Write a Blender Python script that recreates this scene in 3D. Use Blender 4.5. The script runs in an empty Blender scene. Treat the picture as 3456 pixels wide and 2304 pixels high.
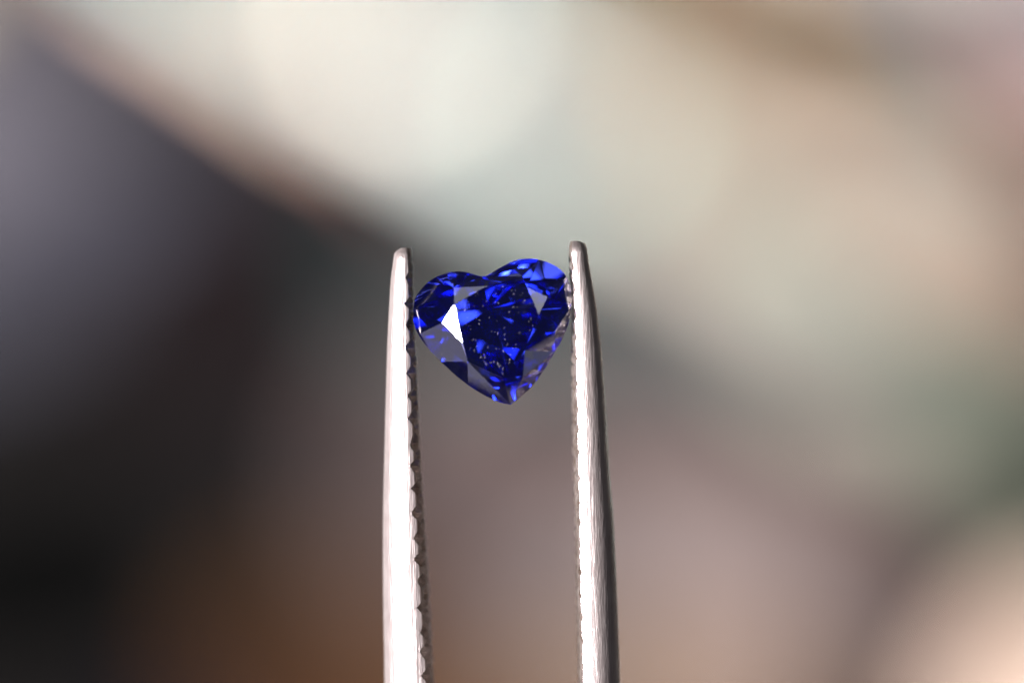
import bpy, bmesh, math, random
from mathutils import Vector, Matrix
# All lengths are millimetres (1 unit = 1 mm): the stone is about 5.5 mm wide.
scene = bpy.context.scene
scene.unit_settings.system = 'METRIC'
scene.unit_settings.scale_length = 0.001
col = scene.collection
random.seed(7)

# ------------------------------------------------------------------ camera
CAM_D = 200.0
cam_data = bpy.data.cameras.new('camera')
cam = bpy.data.objects.new('camera', cam_data)
col.objects.link(cam)
cam.location = (0, -CAM_D, 0)
cam.rotation_euler = (math.radians(90), 0, 0)
cam_data.lens = 200.0
cam_data.sensor_width = 36.0
cam_data.clip_start = 1.0
cam_data.clip_end = 6000.0
cam_data.dof.use_dof = True
cam_data.dof.focus_distance = CAM_D
cam_data.dof.aperture_fstop = 0.2 / 15.0      # a 15 mm wide opening, in scene units
cam_data.dof.aperture_blades = 0
scene.camera = cam

# ------------------------------------------------------------------ world and lamps
world = bpy.data.worlds.new('World')
scene.world = world
world.use_nodes = True
bgn = world.node_tree.nodes['Background']
bgn.inputs['Color'].default_value = (1.0, 0.93, 0.93, 1)
bgn.inputs['Strength'].default_value = 0.015

def lamp(name, direction, dist, size, radiance, color, shape='DISK', size_y=None, target=(0, 0, 0)):
    d = bpy.data.lights.new(name, 'AREA')
    d.shape = shape
    d.size = size
    if size_y: d.size_y = size_y
    area = math.pi * size * size / 4 if shape == 'DISK' else size * (size_y or size)
    d.energy = radiance * math.pi * area
    d.color = color
    o = bpy.data.objects.new(name, d)
    col.objects.link(o)
    v = Vector(direction).normalized()
    o.location = Vector(target) + v * dist
    o.rotation_euler = (-v).to_track_quat('-Z', 'Y').to_euler()
    return o

KEY_DIR = (-0.66, -0.74, -0.13)
lamp('key_lamp', KEY_DIR, 1600.0, 170.0, 1200.0, (1.0, 0.95, 0.94))
lamp('backdrop_fill', (0, -1, 0), 580.0, 120.0, 400.0, (1.0, 0.97, 0.95), target=(-150, 600, 250))  # added unseen light that brightens the backdrop behind the stone
lamp('left_facet_fill', (-0.62, -0.06, -0.78), 900.0, 760.0, 0.56, (0.80, 0.76, 1.0), 'RECTANGLE', 760.0)  # added soft panel out of view, gives the left facets a lavender reflection
lamp('overhead_facet_fill', (-0.40, -0.60, 0.69), 900.0, 260.0, 0.8, (0.95, 0.96, 1.0), 'RECTANGLE', 160.0)  # added panel, mirrored grey in the upper left star facet
lamp('side_facet_fill', (0.73, -0.61, 0.31), 900.0, 160.0, 1.2, (0.95, 0.96, 1.0), 'RECTANGLE', 220.0)  # unseen panel put in for the grey reflection in the right star facet
lamp('low_facet_fill', (0.90, -0.10, -0.42), 900.0, 300.0, 0.32, (0.74, 0.76, 1.0), 'RECTANGLE', 300.0)  # dim added panel for the lower right facets to reflect
lamp('front_flash_fill', (0.12, -0.93, -0.35), 900.0, 300.0, 1.8, (0.95, 0.96, 1.0))  # extra unseen source, put in for blue flashes inside the stone
lamp('upper_flash_fill', (-0.28, -0.92, 0.28), 900.0, 220.0, 1.6, (0.95, 0.96, 1.0))  # second source added near the camera, also for flashes in the stone

scene.view_settings.view_transform = 'Standard'
scene.view_settings.look = 'None'
scene.view_settings.exposure = 1.3
scene.view_settings.gamma = 1.0
scene.view_settings.use_curve_mapping = False
cy = scene.cycles
cy.max_bounces = 40
cy.transmission_bounces = 36
cy.glossy_bounces = 36
cy.diffuse_bounces = 3
cy.sample_clamp_indirect = 12.0
cy.caustics_refractive = True
cy.caustics_reflective = True
cy.blur_glossy = 0.0
cy.use_denoising = True

# ------------------------------------------------------------------ helpers
PXMM = 96.0                                    # photograph pixels per millimetre in the plane of the stone
def mm(px, py, y=0.0):
    s = (CAM_D + y) / CAM_D / PXMM
    return Vector(((px - 1728.0) * s, y, (1152.0 - py) * s))

def link(name, mesh, mat, parent=None, smooth=False):
    o = bpy.data.objects.new(name, mesh)
    col.objects.link(o)
    if mat: mesh.materials.append(mat)
    if parent: o.parent = parent
    if smooth:
        for p in mesh.polygons: p.use_smooth = True
    return o

def mesh_from(name, verts, faces):
    me = bpy.data.meshes.new(name)
    me.from_pydata([tuple(v) for v in verts], [], faces)
    me.update()
    return me

def lerp_table(tab, x):
    if x <= tab[0][0]: return tab[0][1]
    for (a, b), (c, d) in zip(tab, tab[1:]):
        if x <= c:
            t = (x - a) / (c - a)
            return b + (d - b) * t
    return tab[-1][1]

def smooth_table(tab, x):
    n = len(tab)
    if x <= tab[0][0]: return tab[0][1]
    if x >= tab[-1][0]: return tab[-1][1]
    for i in range(n - 1):
        if x <= tab[i + 1][0]:
            break
    x0, y0 = tab[i]; x1, y1 = tab[i + 1]
    def slope(j):
        if j == 0: return (tab[1][1] - tab[0][1]) / (tab[1][0] - tab[0][0])
        if j == n - 1: return (tab[-1][1] - tab[-2][1]) / (tab[-1][0] - tab[-2][0])
        return (tab[j + 1][1] - tab[j - 1][1]) / (tab[j + 1][0] - tab[j - 1][0])
    h = x1 - x0; t = (x - x0) / h
    m0, m1 = slope(i) * h, slope(i + 1) * h
    return ((2*t**3 - 3*t**2 + 1) * y0 + (t**3 - 2*t**2 + t) * m0 + (-2*t**3 + 3*t**2) * y1 + (t**3 - t**2) * m1)

# ------------------------------------------------------------------ materials
def new_mat(name):
    m = bpy.data.materials.new(name)
    m.use_nodes = True
    nt = m.node_tree
    nt.nodes.clear()
    out = nt.nodes.new('ShaderNodeOutputMaterial')
    return m, nt, out

def mottled(name, c, rough=0.8, scale=0.09, amount=0.22):
    m, nt, out = new_mat(name)
    b = nt.nodes.new('ShaderNodeBsdfPrincipled')
    tc = nt.nodes.new('ShaderNodeTexCoord')
    n = nt.nodes.new('ShaderNodeTexNoise')
    n.inputs['Scale'].default_value = scale
    n.inputs['Detail'].default_value = 4
    r = nt.nodes.new('ShaderNodeMixRGB')
    r.inputs[1].default_value = tuple(v * (1 - amount) for v in c) + (1,)
    r.inputs[2].default_value = tuple(min(v * (1 + amount), 0.95) for v in c) + (1,)
    nt.links.new(tc.outputs['Object'], n.inputs['Vector'])
    nt.links.new(n.outputs['Fac'], r.inputs[0])
    nt.links.new(r.outputs[0], b.inputs['Base Color'])
    b.inputs['Roughness'].default_value = rough
    b.inputs['Specular IOR Level'].default_value = 0.0
    nt.links.new(b.outputs[0], out.inputs['Surface'])
    return m

def steel(name, rough, dark=False, sheen=0.40, long_lines=0.9):
    m, nt, out = new_mat(name)
    b = nt.nodes.new('ShaderNodeBsdfPrincipled')
    b.inputs['Metallic'].default_value = 1.0
    tc = nt.nodes.new('ShaderNodeTexCoord')
    # colour: steel with faint warm stains
    n1 = nt.nodes.new('ShaderNodeTexNoise'); n1.inputs['Scale'].default_value = 1.7; n1.inputs['Detail'].default_value = 6
    cr = nt.nodes.new('ShaderNodeValToRGB')
    cr.color_ramp.elements[0].position = 0.3; cr.color_ramp.elements[1].position = 0.7
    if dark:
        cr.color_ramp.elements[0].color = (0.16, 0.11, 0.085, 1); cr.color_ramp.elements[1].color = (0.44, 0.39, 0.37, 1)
    else:
        cr.color_ramp.elements[0].color = (0.54, 0.465, 0.46, 1); cr.color_ramp.elements[1].color = (0.63, 0.565, 0.56, 1)
    nt.links.new(tc.outputs['Object'], n1.inputs['Vector'])
    nt.links.new(n1.outputs['Fac'], cr.inputs[0]); nt.links.new(cr.outputs[0], b.inputs['Base Color'])
    # brushing: slanted short scratches plus long lines along the arm
    mp = nt.nodes.new('ShaderNodeMapping'); mp.inputs['Rotation'].default_value = (0, math.radians(38), 0)
    mp.inputs['Scale'].default_value = (11, 11, 1.3)
    n2 = nt.nodes.new('ShaderNodeTexNoise'); n2.inputs['Scale'].default_value = 1.0; n2.inputs['Detail'].default_value = 3
    mp3 = nt.nodes.new('ShaderNodeMapping'); mp3.inputs['Scale'].default_value = (9, 9, 0.25)
    n3 = nt.nodes.new('ShaderNodeTexNoise'); n3.inputs['Scale'].default_value = 1.0; n3.inputs['Detail'].default_value = 2
    nt.links.new(tc.outputs['Object'], mp.inputs[0]); nt.links.new(mp.outputs[0], n2.inputs['Vector'])
    nt.links.new(tc.outputs['Object'], mp3.inputs[0]); nt.links.new(mp3.outputs[0], n3.inputs['Vector'])
    add = nt.nodes.new('ShaderNodeMath'); add.operation = 'ADD'
    sc = nt.nodes.new('ShaderNodeMath'); sc.operation = 'MULTIPLY'; sc.inputs[1].default_value = long_lines
    nt.links.new(n3.outputs['Fac'], sc.inputs[0])
    nt.links.new(n2.outputs['Fac'], add.inputs[0]); nt.links.new(sc.outputs[0], add.inputs[1])
    bp = nt.nodes.new('ShaderNodeBump'); bp.inputs['Strength'].default_value = 0.9; bp.inputs['Distance'].default_value = 0.035
    nt.links.new(add.outputs[0], bp.inputs['Height']); nt.links.new(bp.outputs[0], b.inputs['Normal'])
    mr = nt.nodes.new('ShaderNodeMapRange'); mr.inputs[3].default_value = rough - 0.06; mr.inputs[4].default_value = rough + 0.08
    nt.links.new(n2.outputs['Fac'], mr.inputs[0]); nt.links.new(mr.outputs[0], b.inputs['Roughness'])
    b2 = nt.nodes.new('ShaderNodeBsdfPrincipled')      # coarser scratches scatter a wide sheen
    b2.inputs['Metallic'].default_value = 1.0; b2.inputs['Roughness'].default_value = 0.68
    nt.links.new(cr.outputs[0], b2.inputs['Base Color']); nt.links.new(bp.outputs[0], b2.inputs['Normal'])
    ms = nt.nodes.new('ShaderNodeMixShader'); ms.inputs[0].default_value = sheen
    nt.links.new(b.outputs[0], ms.inputs[1]); nt.links.new(b2.outputs[0], ms.inputs[2])
    nt.links.new(ms.outputs[0], out.inputs['Surface'])
    return m

def sapphire(name, tint, rough=0.0):
    # clear at the outside, coloured at every meeting of the light with the inside of the stone
    m, nt, out = new_mat(name)
    g = nt.nodes.new('ShaderNodeBsdfGlass'); g.inputs['IOR'].default_value = 1.77
    g.inputs['Roughness'].default_value = rough
    geo = nt.nodes.new('ShaderNodeNewGeometry')
    mx = nt.nodes.new('ShaderNodeMixRGB')
    mx.inputs[1].default_value = (1, 1, 1, 1); mx.inputs[2].default_value = tint + (1,)
    nt.links.new(geo.outputs['Backfacing'], mx.inputs[0]); nt.links.new(mx.outputs[0], g.inputs['Color'])
    nt.links.new(g.outputs[0], out.inputs['Surface'])
    return m

MAT_STEEL = steel('brushed_steel', 0.33)
MAT_STEEL_FINE = steel('finely_brushed_steel', 0.21, False, 0.30, 0.25)
MAT_TEETH = steel('darkened_steel', 0.38, True)  # arm steel darkened in colour to tone down the key light on the teeth
MAT_GEM = sapphire('blue_gem', (0.29, 0.37, 0.955))
MAT_GIRDLE = sapphire('blue_gem_girdle', (0.29, 0.37, 0.955), 0.15)
MAT_DUST = mottled('dust', (0.48, 0.48, 0.50), 0.6, 9.0, 0.6)

# ------------------------------------------------------------------ backdrop
# A far board with raised coloured pieces, thrown out of focus by the lens.  Colours are albedo * 10.
BACK_Y = 600.0
K_BACK = 10.0
PIECES = [   # name, kind, geometry (photo pixels), colour
 ('lavender_patch', 'ell', ((-123, 445), 467, 649, 124), (0.238, 0.218, 0.246)),
 ('slate_patch', 'ell', ((69, 700), 687, 289, -32), (0.141, 0.141, 0.184)),
 ('charcoal_patch', 'ell', ((738, 930), 569, 381, 13), (0.019, 0.013, 0.015)),
 ('black_patch', 'ell', ((99, 1957), 740, 518, -8), (0.004, 0.004, 0.004)),
 ('ink_patch', 'ell', ((1124, 2753), 607, 326, 14), (0.004, 0.004, 0.023)),
 ('russet_patch', 'ell', ((1322, 2514), 328, 619, -50), (0.193, 0.088, 0.035)),
 ('mauve_patch', 'ell', ((1711, 1572), 433, 491, 37), (0.249, 0.188, 0.183)),
 ('pale_rose_patch', 'ell', ((2374, 2184), 317, 495, 81), (0.712, 0.589, 0.568)),
 ('ochre_patch', 'ell', ((2283, 2545), 440, 242, 2), (0.441, 0.248, 0.086)),
 ('buff_patch', 'ell', ((-634, -398), 479, 555, 36), (0.987, 0.853, 0.676)),
 ('pale_grey_patch', 'ell', ((3054, -661), 748, 362, -11), (1.808, 1.701, 1.514)),
 ('lilac_patch', 'ell', ((3858, -74), 248, 606, 98), (0.853, 0.612, 0.677)),
 ('mint_patch', 'ell', ((3455, 486), 209, 336, -18), (0.532, 0.898, 0.801)),
 ('salmon_patch', 'ell', ((3398, 646), 229, 441, -57), (0.849, 0.421, 0.325)),
 ('ivory_patch', 'ell', ((2842, 903), 454, 273, 56), (1.175, 1.251, 1.018)),
 ('dusky_rose_patch', 'ell', ((2674, 1828), 694, 280, 74), (0.425, 0.324, 0.304)),
 ('sage_patch', 'ell', ((3490, 1426), 202, 378, 126), (0.439, 0.494, 0.377)),
 ('black_strip', 'seg', ((3227, 1787), (2725, 3108), 293), (0.004, 0.004, 0.004)),
 ('peach_patch', 'ell', ((3729, 2638), 364, 520, -16), (3.092, 2.332, 1.891)),
 ('amber_strip', 'seg', ((2006, -1481), (2550, 708), 148), (0.974, 0.542, 0.207)),
 ('teal_strip', 'seg', ((1435, 945), (3080, 933), 243), (0.089, 0.206, 0.214)),
 ('pale_pink_strip', 'seg', ((477, -265), (1214, 231), 91), (4.089, 2.953, 2.345)),
 ('red_strip', 'seg', ((1184, 83), (1501, 489), 83), (0.895, 0.351, 0.314)),
 ('cream_strip', 'seg', ((248, -577), (1136, 48), 129), (1.697, 2.538, 2.469)),
 ('cream_strip', 'seg', ((1168, 53), (1966, 502), 190), (2.500, 2.770, 2.653)),
 ('cream_strip', 'seg', ((2001, 454), (2843, 860), 197), (1.803, 1.560, 1.350)),
 ('glint_disc', 'ell', ((1370, 95), 75, 75, 0), (9.209, 8.378, 7.156)),  # highlights painted as small very pale discs, spread by the lens
 ('glint_disc', 'ell', ((1960, 410), 75, 75, 0), (3.723, 4.969, 4.277)),
]
BASE_COL = (0.028, 0.025, 0.025)

def back(px, py): return mm(px, py, BACK_Y)
BS = (CAM_D + BACK_Y) / CAM_D / PXMM
def albedo(c): return tuple(max(0.0006, min(0.92, v / K_BACK)) for v in c)

bw = mesh_from('backdrop', [(-420, BACK_Y, -330), (420, BACK_Y, -330), (420, BACK_Y, 330), (-420, BACK_Y, 330),
                            (-420, BACK_Y + 8, -330), (420, BACK_Y + 8, -330), (420, BACK_Y + 8, 330), (-420, BACK_Y + 8, 330)],
               [(0, 1, 2, 3), (7, 6, 5, 4), (0, 4, 5, 1), (1, 5, 6, 2), (2, 6, 7, 3), (3, 7, 4, 0)])
backdrop = link('backdrop', bw, mottled('backdrop_paint', albedo(BASE_COL), 0.9, 0.02, 0.15))
backdrop['kind'] = 'structure'
backdrop['label'] = 'soft out-of-focus background of cream, grey, pink and brown patches'

def pad_mesh(name, outline, thick, rings=6):
    """rounded pad over an outline (list of (x,z) about 0), front towards -Y"""
    n = len(outline); verts = []; faces = []
    prof = [(1.0, 0.0), (0.995, 0.35), (0.97, 0.7), (0.93, 0.92), (0.8, 1.0), (0.4, 1.06)]
    for s, h in prof:
        for x, z in outline: verts.append((x * s, -thick * h, z * s))
    verts.append((0, -thick * 1.07, 0))
    for r in range(len(prof) - 1):
        for i in range(n):
            j = (i + 1) % n
            faces.append((r * n + i, r * n + j, (r + 1) * n + j, (r + 1) * n + i))
    c = len(verts) - 1; b0 = (len(prof) - 1) * n
    for i in range(n): faces.append((b0 + i, b0 + (i + 1) % n, c))
    return mesh_from(name, verts, faces)

# the board goes on beyond the frame in the same manner, in the same colours
rng = random.Random(11)
PALETTE = [(n, c) for n, kd, g, c in PIECES if kd == 'ell' and n != 'glint_disc'] + [(n, c) for n, kd, g, c in PIECES if n == 'cream_strip']
OUTER = []
for gx in range(-9, 13):
    for gy in range(-7, 10):
        cx, cyy = gx * 760 + rng.uniform(-220, 220), gy * 760 + rng.uniform(-220, 220)
        r1 = rng.uniform(230, 480); r2 = rng.uniform(170, 380); m = 640 + max(r1, r2)
        if -m < cx < 3456 + m and -m < cyy < 2304 + m: continue
        if abs(cx - 1728) > 9000 or abs(cyy - 1152) > 7000: continue
        n, c = rng.choice(PALETTE)
        OUTER.append((n.replace('strip', 'patch'), 'ell', ((cx, cyy), r1, r2, rng.uniform(0, 180)), c))
PAINT = {}
for k, (name, kind, geo, c) in enumerate(OUTER + PIECES):
    pts = []
    if kind == 'ell':
        (cx, cyy), a, b, rot = geo
        for i in range(40):
            t = 2 * math.pi * i / 40
            u, v = a * math.cos(t), b * math.sin(t)
            r = math.radians(rot)
            pts.append((u * math.cos(r) - v * math.sin(r), -(u * math.sin(r) + v * math.cos(r))))
        ctr = (cx, cyy)
    else:
        (ax, ay), (bx, by), w = geo
        L = math.hypot(bx - ax, by - ay); r = math.atan2(by - ay, bx - ax)
        for i in range(48):
            t = 2 * math.pi * i / 48
            u = w / 2 * math.cos(t) + (L / 2 if math.cos(t) >= 0 else -L / 2); v = w / 2 * math.sin(t)
            pts.append((u * math.cos(r) - v * math.sin(r), -(u * math.sin(r) + v * math.cos(r))))
        ctr = ((ax + bx) / 2, (ay + by) / 2)
    pts = [(x * BS, z * BS) for x, z in pts][::-1]
    me = pad_mesh(name, pts, 1.4 + (0.017 * k if k < len(OUTER) else 0.28 * (k - len(OUTER))))
    if (name, c) not in PAINT: PAINT[(name, c)] = mottled(name + '_paint', albedo(c), 0.85, 0.06, 0.12)
    o = link(name, me, PAINT[(name, c)], backdrop, True)
    o.location = back(*ctr)

# ------------------------------------------------------------------ tweezers
def arm_rows(top_py, fine_to=2420):
    rows = []
    y = top_py
    while y < fine_to:
        rows.append(y); y += 3.0
    while y < 13500:
        rows.append(y); y += 160
    rows.append(13500)
    return rows

# photo-pixel profiles along the arm: y -> x
LEFT = dict(
 outer=[(836,1352),(842,1342),(852,1331),(880,1326),(937,1318),(1066,1310),(1200,1304),(1480,1296),(1750,1290),(2000,1290),(2304,1294),(3200,1290),(6500,1240),(10000,1290),(13500,1430)],
 front=[(836,1374),(860,1376),(930,1379),(1060,1381),(1200,1386),(1400,1391),(1600,1400),(1750,1408),(2000,1421),(2304,1440),(3200,1475),(6500,1540),(10000,1610),(13500,1740)],
 rear =[(836,1384),(860,1388),(930,1392),(1060,1395),(1200,1403),(1400,1411),(1600,1422),(1750,1431),(2000,1444),(2304,1459),(3200,1500),(6500,1565),(10000,1630),(13500,1752)],
 half =[(836,50),(870,66),(1000,82),(1400,110),(2304,160),(6500,300),(10000,320),(13500,300)])
RIGHT = dict(
 outer=[(812,1962),(818,1974),(832,1981),(850,1984),(882,1988),(964,2003),(1045,2016),(1200,2034),(1400,2049),(1600,2061),(1750,2074),(2000,2087),(2304,2098),(3200,2130),(6500,2200),(10000,2180),(13500,2080)],
 front=[(812,1934),(830,1930),(900,1931),(1000,1937),(1200,1943),(1400,1947),(1600,1951),(1750,1954),(2000,1958),(2304,1966),(3200,1975),(6500,1940),(10000,1860),(13500,1770)],
 rear =[(812,1928),(830,1922),(900,1922),(1000,1928),(1200,1930),(1400,1935),(1600,1938),(1750,1944),(2000,1950),(2304,1956),(3200,1960),(6500,1925),(10000,1845),(13500,1758)],
 half =[(812,50),(850,66),(1000,82),(1400,110),(2304,160),(6500,300),(10000,320),(13500,300)])

def tri(t):
    t = t - math.floor(t)
    return abs(2 * t - 1)

def tooth(py, s, seed, w):
    """depth of the cross-cut grooves, 0 at a crest, 1 at the bottom; s = distance in from the front edge, px"""
    per = 79.0
    py = py + 5.0 * math.sin(py * 0.023 + seed * 7) + 3.0 * math.sin(py * 0.061 + seed * 3)      # hand-cut, not quite even
    a = tri((py + s * 0.55) / per + seed); b = tri((py - s * 0.55) / per + seed)
    g = max(0.0, (max(a, b) - 0.42) / 0.58)
    wob = 0.22 * math.sin(py * 0.037 + seed * 9) + 0.18 * math.sin(py * 0.0113 + s * 0.05 + seed * 5) + 0.12 * math.sin(py * 0.21 + s * 0.17)
    return max(0.0, min(1.0, g * (1.0 + wob)))

def build_arm(prof, side, seed, parent, cut, cut_rear, metal):
    rows = arm_rows(prof['outer'][0][0])
    NO, NI = 46, 18
    vo, fo, vi, fi = [], [], [], []
    CUT = 0.45
    ph0 = math.acos(CUT)
    for r, py in enumerate(rows):
        xo = smooth_table(prof['outer'], py); xf = smooth_table(prof['front'], py)
        xr = smooth_table(prof['rear'], py); hw = smooth_table(prof['half'], py)
        T = abs(xf - xo); a = T / (1 + CUT); cx = xo - side * a
        sy = math.sin(ph0)
        b = hw / sy
        fade = min(1.0, max(0.0, (py - rows[0] - 26) / 30.0)) * (1.0 if py < 4200 else max(0.0, 1 - (py - 4200) / 300.0))
        depth = cut * fade; depth_r = cut_rear * fade
        Y0 = hw + 8.0      # the front edges of the arms run level with the girdle of the stone
        tip = max(0.0, 1 - (py - rows[0]) / 42.0)
        Y0 += 34.0 * tip * tip        # rounded-over tip
        def P(x, yd):
            y = (yd + Y0) / PXMM
            return mm(x, py, 0) + Vector((0, y, 0))
        # outer: from front edge round the outside to the rear edge
        n = 2.25
        for i in range(NO + 1):
            t = ph0 + (2 * math.pi - 2 * ph0) * i / NO
            c, s = math.cos(t), math.sin(t)
            ex = cx - side * a * math.copysign(abs(c) ** (2 / n), c) * (1 if c < 0 else 1)
            ey = -b * math.copysign(abs(s) ** (2 / n), s)
            if i == 0: ex = xf; ey = -hw
            if i == NO: ex = xr; ey = hw
            if ey < 0: cutd = depth * tooth(py, 0, seed, hw); x_edge = xf
            else: cutd = depth_r * tooth(py, 2 * hw, seed, hw); x_edge = xr
            d = (ex - x_edge) * side                  # distance outwards from the gripping edge
            if d < cutd: ex = x_edge + side * cutd    # the groove cuts through the edge
            vo.append(P(ex, ey))
        for i in range(NI + 1):
            k = i / NI
            x = xf + (xr - xf) * (1 - (1 - k) ** 6); ey = -hw + 2 * hw * k
            x += side * (depth + (depth_r - depth) * k) * tooth(py, 2 * hw * k, seed, hw)
            vi.append(P(x, ey))
    n = NO + 1; m = NI + 1
    def q(l, a, b, c, d):
        l.append((a, b, c, d) if side < 0 else (d, c, b, a))
    for r in range(len(rows) - 1):
        for i in range(NO): q(fo, r*n+i, r*n+i+1, (r+1)*n+i+1, (r+1)*n+i)
        for i in range(NI): q(fi, r*m+i, (r+1)*m+i, (r+1)*m+i+1, r*m+i+1)
    top = list(range(n)); bot = [(len(rows)-1)*n+i for i in range(n)]
    fo.append(tuple(top if side > 0 else top[::-1])); fo.append(tuple(bot if side < 0 else bot[::-1]))
    arm = link('arm', mesh_from('arm', vo, fo), metal, parent, True)
    teeth = link('serrated_face', mesh_from('serrated_face', vi, fi), MAT_TEETH, arm, False)
    for o in (arm, teeth):
        bm = bmesh.new(); bm.from_mesh(o.data)
        bmesh.ops.triangulate(bm, faces=[f for f in bm.faces if len(f.verts) > 4])
        for e in bm.edges:
            if len(e.link_faces) == 2 and e.calc_face_angle(0) > math.radians(32): e.smooth = False
        bm.to_mesh(o.data); bm.free()
    return arm

tweezers = bpy.data.objects.new('tweezers', None)
col.objects.link(tweezers)
tweezers.empty_display_size = 2
tweezers['label'] = 'upright pair of brushed steel tweezers with serrated jaws gripping the blue stone'
tweezers['category'] = 'tweezers'
arm_l = build_arm(LEFT, -1, 0.10, tweezers, 16.0, 22.0, MAT_STEEL)
arm_r = build_arm(RIGHT, 1, 0.63, tweezers, 6.0, 20.0, MAT_STEEL_FINE)
arm_l['label'] = 'left arm, its whole front blown out white by the light'
arm_r['label'] = 'right arm, with a narrow bright line and grey shaded side'

# ------------------------------------------------------------------ gemstone
ZS = 259.5                 # enlarged-photo pixels per millimetre
GC = (870.0, 800.0)
def gz(p): return ((p[0] - GC[0]) / ZS, -(p[1] - GC[1]) / ZS)
OUT = [(775,305),(735,296),(690,280),(620,262),(540,257),(450,275),(350,313),(280,360),(225,415),(180,475),(158,530),(148,620),(150,715),(178,800),(230,890),(320,1000),
       (430,1110),(560,1228),(700,1330),(830,1405),(950,1456),(1035,1473),(1130,1402),(1230,1308),(1340,1160),(1430,1010),(1520,850),(1572,700),(1592,560),(1588,430),
       (1552,318),(1480,233),(1380,177),(1270,147),(1180,141),(1080,158),(980,202),(880,260),(820,298)]
OUT = [gz(p) for p in OUT]
SHARP = {0, 21}
def dense(pts, per=8):
    out = []; n = len(pts)
    for i in range(n):
        p0, p1, p2, p3 = pts[i-1], pts[i], pts[(i+1) % n], pts[(i+2) % n]
        if i in SHARP: p0 = (2*p1[0]-p2[0], 2*p1[1]-p2[1])
        if (i+1) % n in SHARP: p3 = (2*p2[0]-p1[0], 2*p2[1]-p1[1])
        for k in range(per):
            t = k / per
            out.append(tuple(0.5*((2*b)+(-a+c)*t+(2*a-5*b+4*c-d)*t*t+(-a+3*b-3*c+d)*t**3) for a, b, c, d in zip(p0, p1, p2, p3)))
    return out
CURVE = dense(OUT)
NC = len(CURVE)
def nearest(p):
    return min(range(NC), key=lambda i: (CURVE[i][0]-p[0])**2 + (CURVE[i][1]-p[1])**2)

T2 = [gz(p) for p in [(525,562),(815,394),(1187,408),(1292,655),(1165,980),(968,1228),(594,900)]]
M2 = [gz(p) for p in [(520,408),(1145,308),(1372,492),(1440,800),(1150,1215),(645,1078),(415,727)]]   # M[i] over the table edge T[i]-T[i+1]
GP = [gz(p) for p in [(150,600),(775,305),(1300,152),(1592,575),(1440,990),(1035,1473),(400,1082)]]   # G[i] below T[i]
GMP= [gz(p) for p in [(360,308),(1010,188),(1545,310),(1545,790),(1215,1322),(640,1288),(190,830)]]   # girdle point outside M[i]
NT = 7
gi = [nearest(p) for p in GP]; gm = [nearest(p) for p in GMP]
CROWN, GTH, PAV = 0.95, 0.30, 2.75
tY = -CROWN
mY = [tY + d for d in (0.26, 0.20, 0.26, 0.30, 0.26, 0.22, 0.21)]   # tips of the star facets
gY = [0.0, 0.05, 0.0, 0.0, 0.0, 0.03, 0.0]

def plane_y(a, b, c):
    a, b, c = Vector(a), Vector(b), Vector(c)
    n = (b - a).cross(c - a)
    return lambda x, z: a.y - (n.x*(x-a.x) + n.z*(z-a.z)) / n.y

top = [None]*NC
crown_faces_spec = []
def arc(i0, i1):
    out = [i0]; i = i0
    # direction: the curve runs anticlockwise from the cleft over the left lobe, table order is clockwise
    while i != i1:
        i = (i - 1) % NC; out.append(i)
    return out
gmY = [0.5*(gY[i]+gY[(i+1) % NT]) for i in range(NT)]
topY = [0.0]*NC; botY = [0.0]*NC
KEEL = [(gz((835, 610))[0], PAV, gz((835, 610))[1]), (gz((955, 950))[0], PAV - 0.05, gz((955, 950))[1])]   # short keel instead of a point
END = [0, 0, 0, 0, 1, 1, 1]                       # which end of the keel each main facet runs to
MID = gz((890, 760))
# 14 stations round the girdle: G0, Gm0, G1, Gm1 ...
ST = []
for i in range(NT): ST += [(gi[i], gY[i]), (gm[i], gmY[i])]
NS = len(ST)
ARC = [arc(ST[j][0], ST[(j+1) % NS][0]) for j in range(NS)]
N3 = []
for i in range(NT):
    p = CURVE[gm[i]]
    f, d = 0.43 + 0.03 * math.sin(i * 2.3), 0.53 + 0.02 * math.cos(i * 1.7)
    N3.append((p[0] + (MID[0]-p[0])*f, GTH + (PAV-GTH)*d, p[1] + (MID[1]-p[1])*f))
spec = []
for i in range(NT):
    a1, a2 = ARC[2*i], ARC[2*i+1]
    M = (M2[i][0], mY[i], M2[i][1])
    Gi = (CURVE[gi[i]][0], gY[i], CURVE[gi[i]][1]); Gn = (CURVE[gi[(i+1) % NT]][0], gY[(i+1) % NT], CURVE[gi[(i+1) % NT]][1])
    Gm = (CURVE[gm[i]][0], gmY[i], CURVE[gm[i]][1])
    for arcx, A, B, n3 in ((a1, Gi, Gm, N3[i]), (a2, Gm, Gn, N3[i])):
        pt = plane_y(M, A, B)
        pb = plane_y(n3, (A[0], A[1]+GTH, A[2]), (B[0], B[1]+GTH, B[2]))
        for k in arcx:
            x, z = CURVE[k]
            ty, by = pt(x, z), pb(x, z)
            ty = max(-0.25, min(0.25, ty))
            topY[k] = ty; botY[k] = max(by, ty + 0.05)
    spec.append((a1, a2))
V = []; idx = {}
def vid(key, co):
    if key not in idx:
        idx[key] = len(V); V.append(co)
    return idx[key]
def vt(i): return vid(('T', i % NT), (T2[i % NT][0], tY, T2[i % NT][1]))
def vm(i): return vid(('M', i % NT), (M2[i % NT][0], mY[i % NT], M2[i % NT][1]))
def vg(k): return vid(('G', k), (CURVE[k][0], topY[k], CURVE[k][1]))
def vb(k): return vid(('B', k), (CURVE[k][0], botY[k], CURVE[k][1]))
def vn(j): return vid(('N', j % NT), N3[j % NT])
vc = [vid('C0', KEEL[0]), vid('C1', KEEL[1])]
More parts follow.
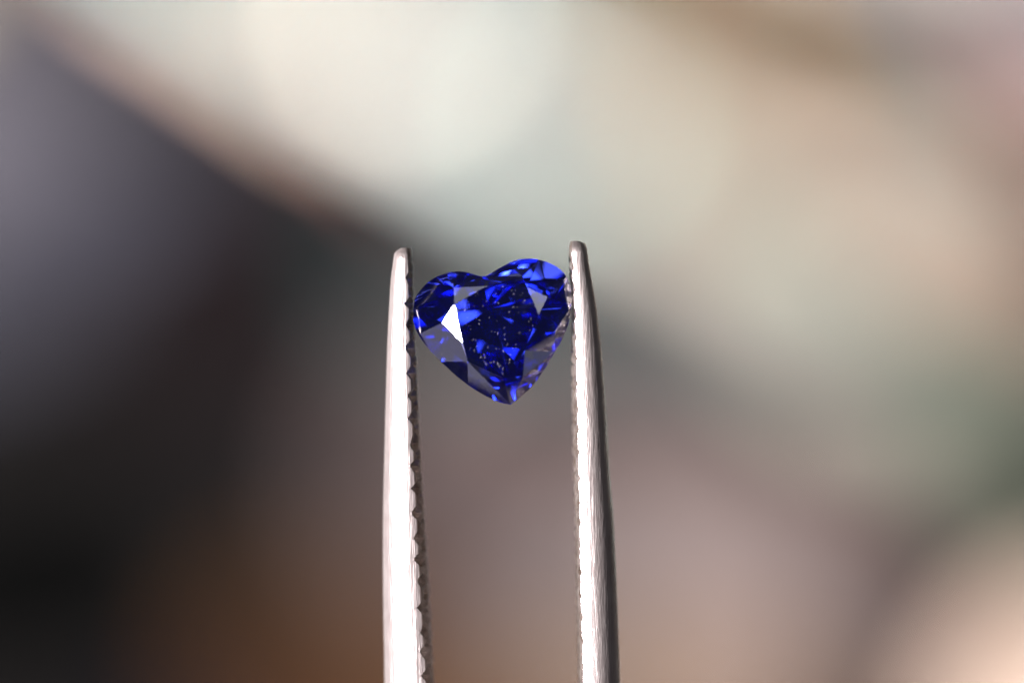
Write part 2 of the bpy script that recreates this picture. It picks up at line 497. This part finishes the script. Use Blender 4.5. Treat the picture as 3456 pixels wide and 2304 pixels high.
F = {'table_facet': [tuple(vt(i) for i in range(NT))], 'crown': [], 'girdle': [], 'pavilion': []}
for i in range(NT):
    a1, a2 = spec[i]
    F['crown'].append((vt(i), vm(i), vt(i+1)))
    F['crown'].append((vt(i), vm(i-1), vg(gi[i]))); F['crown'].append((vt(i), vg(gi[i]), vm(i)))
    for a in (a1, a2):
        for p, q_ in zip(a, a[1:]):
            F['crown'].append((vm(i), vg(p), vg(q_)))
            F['girdle'].append((vg(p), vb(p), vb(q_), vg(q_)))
for i in range(NT):
    bj = vb(gi[i]); c = vc[END[i]]
    for a in spec[i]:
        for p, q_ in zip(a, a[1:]): F['pavilion'].append((vn(i), vb(p), vb(q_)))
    F['pavilion'].append((bj, vn(i), c)); F['pavilion'].append((bj, c, vn(i-1)))
    e2 = END[(i+1) % NT]
    if END[i] != e2: F['pavilion'].append((vn(i), c, vc[e2]))
# consistent outward normals on the whole closed stone, then one mesh for each part
bmw = bmesh.new()
bv = [bmw.verts.new(v) for v in V]
lay = bmw.faces.layers.int.new('part')
names = list(F)
for pi, nme in enumerate(names):
    for f in F[nme]:
        try:
            fc = bmw.faces.new([bv[i] for i in f]); fc[lay] = pi
        except ValueError:
            pass
bmesh.ops.recalc_face_normals(bmw, faces=bmw.faces[:])
tabf = [f for f in bmw.faces if f[lay] == 0][0]
tabf.normal_update()
if tabf.normal.y > 0: bmesh.ops.reverse_faces(bmw, faces=bmw.faces[:])

gem = bpy.data.objects.new('gemstone', None)
col.objects.link(gem)
gem.empty_display_size = 1
gpx = (1340 + GC[0]/2.703, 820 + GC[1]/2.703)
gem.location = mm(*gpx) + Vector((0, 0.17, 0))
gem['label'] = 'small deep blue heart-shaped faceted gemstone held between the tweezer tips'
gem['category'] = 'gemstone'
plabel = {'table_facet': 'dark flat top facet sprinkled with dust', 'crown': 'blue and lavender sloping facets round the top'}
for pi, nme in enumerate(names):
    vs, fs, mp = [], [], {}
    for f in bmw.faces:
        if f[lay] != pi: continue
        row = []
        for v in f.verts:
            if v.index not in mp or True:
                key = v.co.to_tuple(6)
                if key not in mp: mp[key] = len(vs); vs.append(v.co.copy())
                row.append(mp[key])
        fs.append(tuple(row))
    o = link(nme, mesh_from(nme, vs, fs), MAT_GIRDLE if nme == 'girdle' else MAT_GEM, gem)
    if nme in plabel: o['label'] = plabel[nme]
bmw.free()

# ------------------------------------------------------------------ dust on the table facet
def inside(p, poly):
    c = False; n = len(poly)
    for i in range(n):
        a, b = poly[i], poly[i-1]
        if (a[1] > p[1]) != (b[1] > p[1]) and p[0] < (b[0]-a[0])*(p[1]-a[1])/(b[1]-a[1]) + a[0]: c = not c
    return c
dv, df = [], []
def speck(x, z, ln, wd, ang):
    c, s = math.cos(ang), math.sin(ang)
    h = wd * 0.8; y0 = tY - 0.001
    base = len(dv)
    for yy, k in ((y0, 1.0), (y0 - h, 0.7)):
        for u, v in ((-1, -1), (1, -1), (1, 1), (-1, 1)):
            a, b = u*ln/2*k, v*wd/2*k
            dv.append((x + a*c - b*s, yy, z + a*s + b*c))
    for f in ((0,3,2,1),(4,5,6,7),(0,1,5,4),(1,2,6,5),(2,3,7,6),(3,0,4,7)): df.append(tuple(base+i for i in f))
def put(x, z, big=1.0):
    if not inside((x, z), T2): return
    speck(x, z, random.uniform(0.010, 0.036)*big, random.uniform(0.0025, 0.0055)*big, math.radians(random.gauss(58, 9)))
for _ in range(120):
    px, py = random.uniform(540, 1290), random.uniform(390, 1230)
    put(*gz((px, py)), 1.0 if random.random() > 0.12 else 1.5)
def trail(a, b, n, sp):
    for _ in range(n):
        t = random.random()
        p = gz((a[0]+(b[0]-a[0])*t+random.gauss(0, sp), a[1]+(b[1]-a[1])*t+random.gauss(0, sp)))
        put(*p, random.choice((0.8, 1.0, 1.3)))
trail((640,930),(880,1090),9,16); trail((870,1090),(970,1130),6,12); trail((1090,930),(970,1120),8,12)
trail((970,1130),(968,1225),4,5); trail((690,450),(830,392),7,10); trail((900,960),(990,1000),5,10)
dust = link('dust', mesh_from('dust', dv, df), MAT_DUST)
dust.location = gem.location
dust['kind'] = 'stuff'
dust['label'] = 'tiny pale dust specks scattered over the flat top of the blue stone'
dust['category'] = 'dust'
